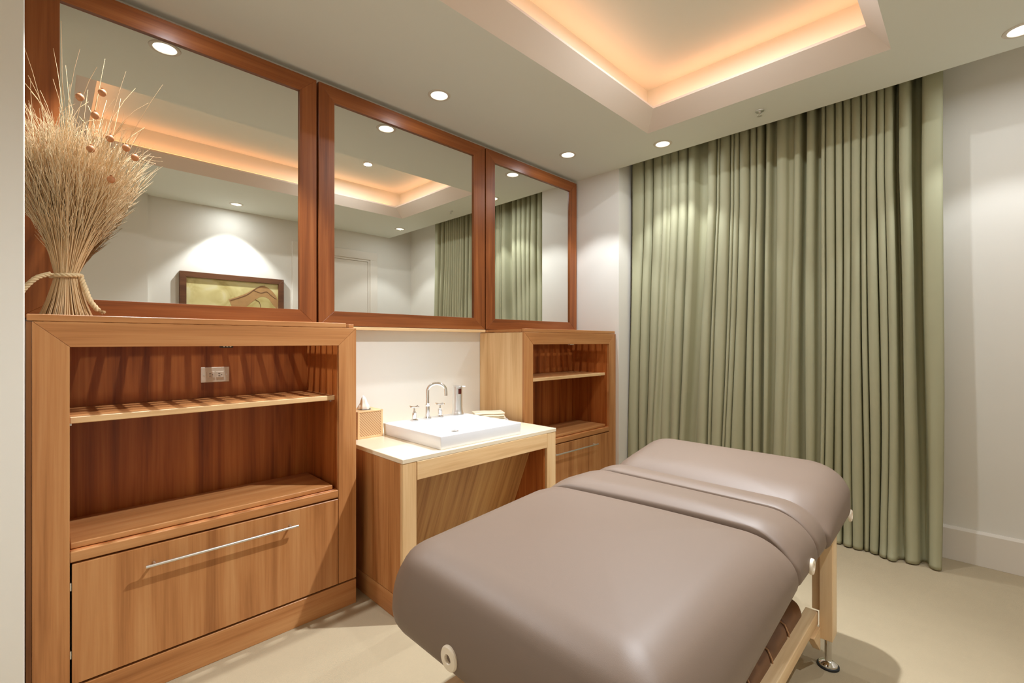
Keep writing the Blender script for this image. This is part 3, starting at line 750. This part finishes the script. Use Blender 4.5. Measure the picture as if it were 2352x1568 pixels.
# ------------------------------------------------------------------ curtain
def curtain():
    """gathered cloth: broad flat fronts with narrow deep tucks between them"""
    XC = 4.05
    U = lambda q: XC * (1 - (1380 + 0.4133 * q - 1176) / FPX) / (1 + (1380 + 0.4133 * q - 1176) / FPX)
    tucks = [(236, 250, .06), (284, 300, .07), (340, 350, .012), (372, 395, .016), (430, 440, .016), (478, 494, .06), (528, 602, .07), (642, 656, .06),
             (664, 672, .04), (718, 732, .06), (742, 750, .04), (770, 780, .04), (822, 838, .06), (864, 876, .05), (898, 928, .10), (945, 988, .06),
             (1035, 1085, .03), (1112, 1155, .10), (1190, 1236, .08), (1250, 1262, .05), (1300, 1314, .09), (1344, 1358, .10), (1392, 1402, .06),
             (1446, 1460, .07), (1480, 1492, .05), (1534, 1548, .08), (1580, 1590, .02), (1626, 1668, .10), (1722, 1800, .12)]
    sh = [(150, 0), (188, -14), (600, -42), (820, -18), (1000, -8), (1300, 4), (1500, 14), (1700, 48), (1912, 0), (2000, 0)]
    def shift(q):
        for (a, va), (b_, vb) in zip(sh, sh[1:]):
            if a <= q <= b_: return va + (vb - va) * (q - a) / (b_ - a)
        return 0
    prof = []           # (reading along the cloth, x offset)
    def ridge(a, b_):
        wd = abs(U(a) - U(b_)); hgt = min(0.015, 0.3 * wd); n = 8
        for k in range(n + 1):
            e = k / n; prof.append((a + (b_ - a) * e, -hgt * math.sin(PI * e) ** 0.7))
    prev = 180
    for a, b_, dp in tucks:
        ridge(prev, a)
        for k in range(1, 8):
            e = k / 8; prof.append((a + (b_ - a) * e, 1.25 * dp * (1 - abs(2 * e - 1) ** 4.0)))
        prev = b_
    ridge(prev, 1912)
    rows = [0.008, 0.03, 0.06, 0.10, 0.16, 0.25, 0.4, 0.6, 0.85, 1.1, 1.4, 1.7, 2.0, 2.3, 2.6, 2.9, 3.15, 3.30]
    bm = bmesh.new(); grid = []
    for z in rows:
        h = 1 - z / 3.3; row = []
        hs = max(0.0, min(1.2, (2.6 - z) / 1.6))
        for q, dx in prof:
            y = U(q + shift(q) * hs) + 0.010 * h * math.sin(U(q) * 19.0 + z * 1.7)
            a_ = (1.0 + 0.5 * h ** 2) if dx < 0 else (1.0 - 0.55 * h ** 1.5)
            x = XC + 0.01 - 0.07 * h ** 1.4 + dx * a_ + 0.022 * h * math.sin(y * 11 + 0.6) + 0.012 * h * math.sin(y * 29 + z * 1.1)
            if z < 0.12: x -= 0.022 * (1 - z / 0.12) ** 2 * (0.5 + 0.5 * math.sin(y * 21))
            row.append(bm.verts.new((min(x, XW - 0.03), min(y, 2.392), z)))
        grid.append(row)
    for a, b_ in zip(grid, grid[1:]):
        for k in range(len(a) - 1): bm.faces.new((a[k], a[k + 1], b_[k + 1], b_[k]))
    return bm
t = thing('curtain', 'floor length sage green gathered curtain across the far wall', 'curtain', (4.05, 1.25, 0))
c = finish(curtain(), 'drape', FABRIC, t, smooth='all')
md = c.modifiers.new('thickness', 'SOLIDIFY'); md.thickness = 0.003
box('track', 4.03, 4.07, 0.10, 2.395, 3.32, 3.358, STEEL, t, bev=0.002)

# ------------------------------------------------------------------ ceiling fixtures
for x, y, p, lab in LAMPS:
    t = thing('downlight', lab, 'ceiling light', (x, y, CEIL), 'recessed ceiling downlights')
    lathe('trim_ring', [(0.0565, 0.0), (0.0565, -0.004), (0.060, -0.005), (0.074, -0.003), (0.076, 0.0)], (x, y, CEIL - 0.0003), TRIMRING, t, seg=36, cap=False)
    lathe('reflector', [(0.0565, -0.002), (0.052, 0.03), (0.044, 0.06), (0.034, 0.078)], (x, y, CEIL), REFL, t, seg=36, cap=False)
    lathe('lamp', [(0.0, 0.074), (0.033, 0.076), (0.034, 0.09), (0, 0.09)], (x, y, CEIL), LENS, t, seg=24)
for k, (x, y, p) in enumerate(SPOTS):
    t = thing('tray_spotlight', ('small bright spotlight in the raised tray ceiling, seen in the middle mirror', 'small spotlight in the raised tray ceiling, nearer the left wall')[k], 'ceiling light', (x, y, CZ))
    lathe('collar', [(0.0, -0.002), (0.05, -0.002), (0.05, -0.008), (0.034, -0.012), (0.034, -0.008), (0.0, -0.008)], (x, y, CZ), TRIMRING, t, seg=28)
    lathe('lamp', [(0.0, -0.0085), (0.032, -0.0085), (0.03, -0.014), (0, -0.016)], (x, y, CZ), LENS, t, seg=24)
# sprinkler head
sx, sy = 3.615, 1.085
t = thing('sprinkler_head', 'small steel sprinkler head hanging from the ceiling before the curtain', 'sprinkler', (sx, sy, CEIL))
lathe('escutcheon', [(0, -0.0005), (0.030, -0.0005), (0.028, -0.005), (0.014, -0.008), (0, -0.008)], (sx, sy, CEIL), STEEL, t, seg=24)
bm = bmesh.new(); lathe_bm(bm, [(0, -0.008), (0.008, -0.008), (0.008, -0.018), (0.004, -0.02), (0.003, -0.036), (0, -0.036)], (sx, sy, CEIL), 12)
for s in (-1, 1): tube_bm(bm, [(sx, sy + s * 0.007, CEIL - 0.016), (sx, sy + s * 0.013, CEIL - 0.026), (sx, sy + s * 0.004, CEIL - 0.038)], 0.002, 6)
finish(bm, 'frame', STEEL, t, smooth=True)
lathe('deflector', [(0, -0.036), (0.016, -0.036), (0.016, -0.0385), (0, -0.0385)], (sx, sy, CEIL), STEEL, t, seg=16)
# cove strip lamps lying on the lip
STRIP = mat('cove_strip', (1, 0.6, 0.3), 0.5, emit=(1, 0.5, 0.2, 1), estr=2.0)
for (nm, a) in (('warm cove light strip hidden along the mirror side of the ceiling tray', (LX0 + .05, LX1 - .05, LY1 + 0.035, LY1 + 0.055)), ('warm cove light strip hidden along the door side of the ceiling tray', (LX0 + .05, LX1 - .05, LY0 - 0.055, LY0 - 0.035)),
                ('warm cove light strip hidden along the curtain side of the ceiling tray', (LX1 + 0.05, LX1 + 0.07, LY0 + .05, LY1 - .05)), ('warm cove light strip hidden along the left side of the ceiling tray', (LX0 - 0.05, LX0 - 0.03, LY0 + .05, LY1 - .05))):
    tag(box('cove_light_strip', a[0], a[1], a[2], a[3], LZ + 0.0065, LZ + 0.02, STRIP, bev=0.002), nm, 'light strip')

# ------------------------------------------------------------------ painting on the back wall (seen in the first mirror)
PX0, PX1, PZ0, PZ1 = 1.093, 2.250, 1.52, 2.285
t = thing('framed_painting', 'brown framed painting with a tan curved form on pale yellow, on the back wall', 'painting', ((PX0 + PX1) / 2, YB, PZ0))
FW = 0.066
DARKW = wood('walnut_frame', lin((120, 78, 50)), lin((100, 62, 38)), lin((78, 46, 28)), 0, rough=0.4)
for poly in ([(PX0, PZ0), (PX0 + FW, PZ0 + FW), (PX0 + FW, PZ1 - FW), (PX0, PZ1)], [(PX1, PZ0), (PX1, PZ1), (PX1 - FW, PZ1 - FW), (PX1 - FW, PZ0 + FW)],
             [(PX0, PZ1), (PX0 + FW, PZ1 - FW), (PX1 - FW, PZ1 - FW), (PX1, PZ1)], [(PX0, PZ0), (PX1, PZ0), (PX1 - FW, PZ0 + FW), (PX0 + FW, PZ0 + FW)]):
    prism('frame_bar', poly, 1, YB + 0.001, YB + 0.045, DARKW, t)
CAN = bpy.data.materials.new('painted_canvas'); CAN.use_nodes = True
nt = CAN.node_tree; b = nt.nodes['Principled BSDF']; tc = nt.nodes.new('ShaderNodeTexCoord')
n = nt.nodes.new('ShaderNodeTexNoise'); n.inputs['Scale'].default_value = 3.2; n.inputs['Detail'].default_value = 3; n.inputs['Distortion'].default_value = 1.5
r = nt.nodes.new('ShaderNodeValToRGB'); e = r.color_ramp.elements
e[0].position = 0.3; e[0].color = lin((184, 164, 100)); e[1].position = 0.7; e[1].color = lin((222, 212, 172)); q = e.new(0.52); q.color = lin((214, 200, 140))
nt.links.new(tc.outputs['Object'], n.inputs['Vector']); nt.links.new(n.outputs['Fac'], r.inputs['Fac']); nt.links.new(r.outputs['Color'], b.inputs['Base Color']); b.inputs['Roughness'].default_value = 0.6
cv = box('canvas', PX0 + FW - 0.003, PX1 - FW + 0.003, YB + 0.001, YB + 0.022, PZ0 + FW - 0.003, PZ1 - FW + 0.003, CAN, t, bev=0)
def blob(name, pts, m, dy):
    bm = bmesh.new(); P2 = smoothpath([(p[0], 0, p[1]) for p in pts + pts[:1]], 6)[:-1]
    A = [bm.verts.new((p.x, YB + 0.0221, p.z)) for p in P2]; B = [bm.verts.new((p.x, YB + 0.0221 + dy, p.z)) for p in P2]
    bm.faces.new(A); bm.faces.new(B[::-1]); n = len(A)
    for i in range(n): bm.faces.new((A[i], A[(i + 1) % n], B[(i + 1) % n], B[i]))
    return finish(bm, name, m, cv)
TAN = mat('tan_paint', lin((176, 134, 84)), 0.6, noise=0.2, nscale=14)
UMB = mat('umber_paint', lin((110, 74, 46)), 0.6)
blob('painted_form', [(1.60, 1.98), (1.78, 2.06), (1.90, 2.14), (2.00, 2.185), (2.10, 2.13), (2.17, 2.03), (2.175, 1.90), (2.12, 1.94), (2.06, 2.02), (1.98, 2.04), (1.90, 1.99), (1.80, 1.90), (1.70, 1.78)], TAN, 0.001)
for pth in ([(1.88, 2.12), (1.97, 2.09), (2.04, 2.11), (2.10, 2.06), (2.16, 2.02)], [(1.62, 1.97), (1.80, 2.05), (1.92, 2.15), (2.02, 2.185)], [(1.90, 2.0), (1.95, 1.97), (1.97, 1.90), (1.98, 1.82)]):
    tube('painted_line', smoothpath([(p[0], YB + 0.0235, p[1]) for p in pth], 5), 0.0035, UMB, cv, seg=5)
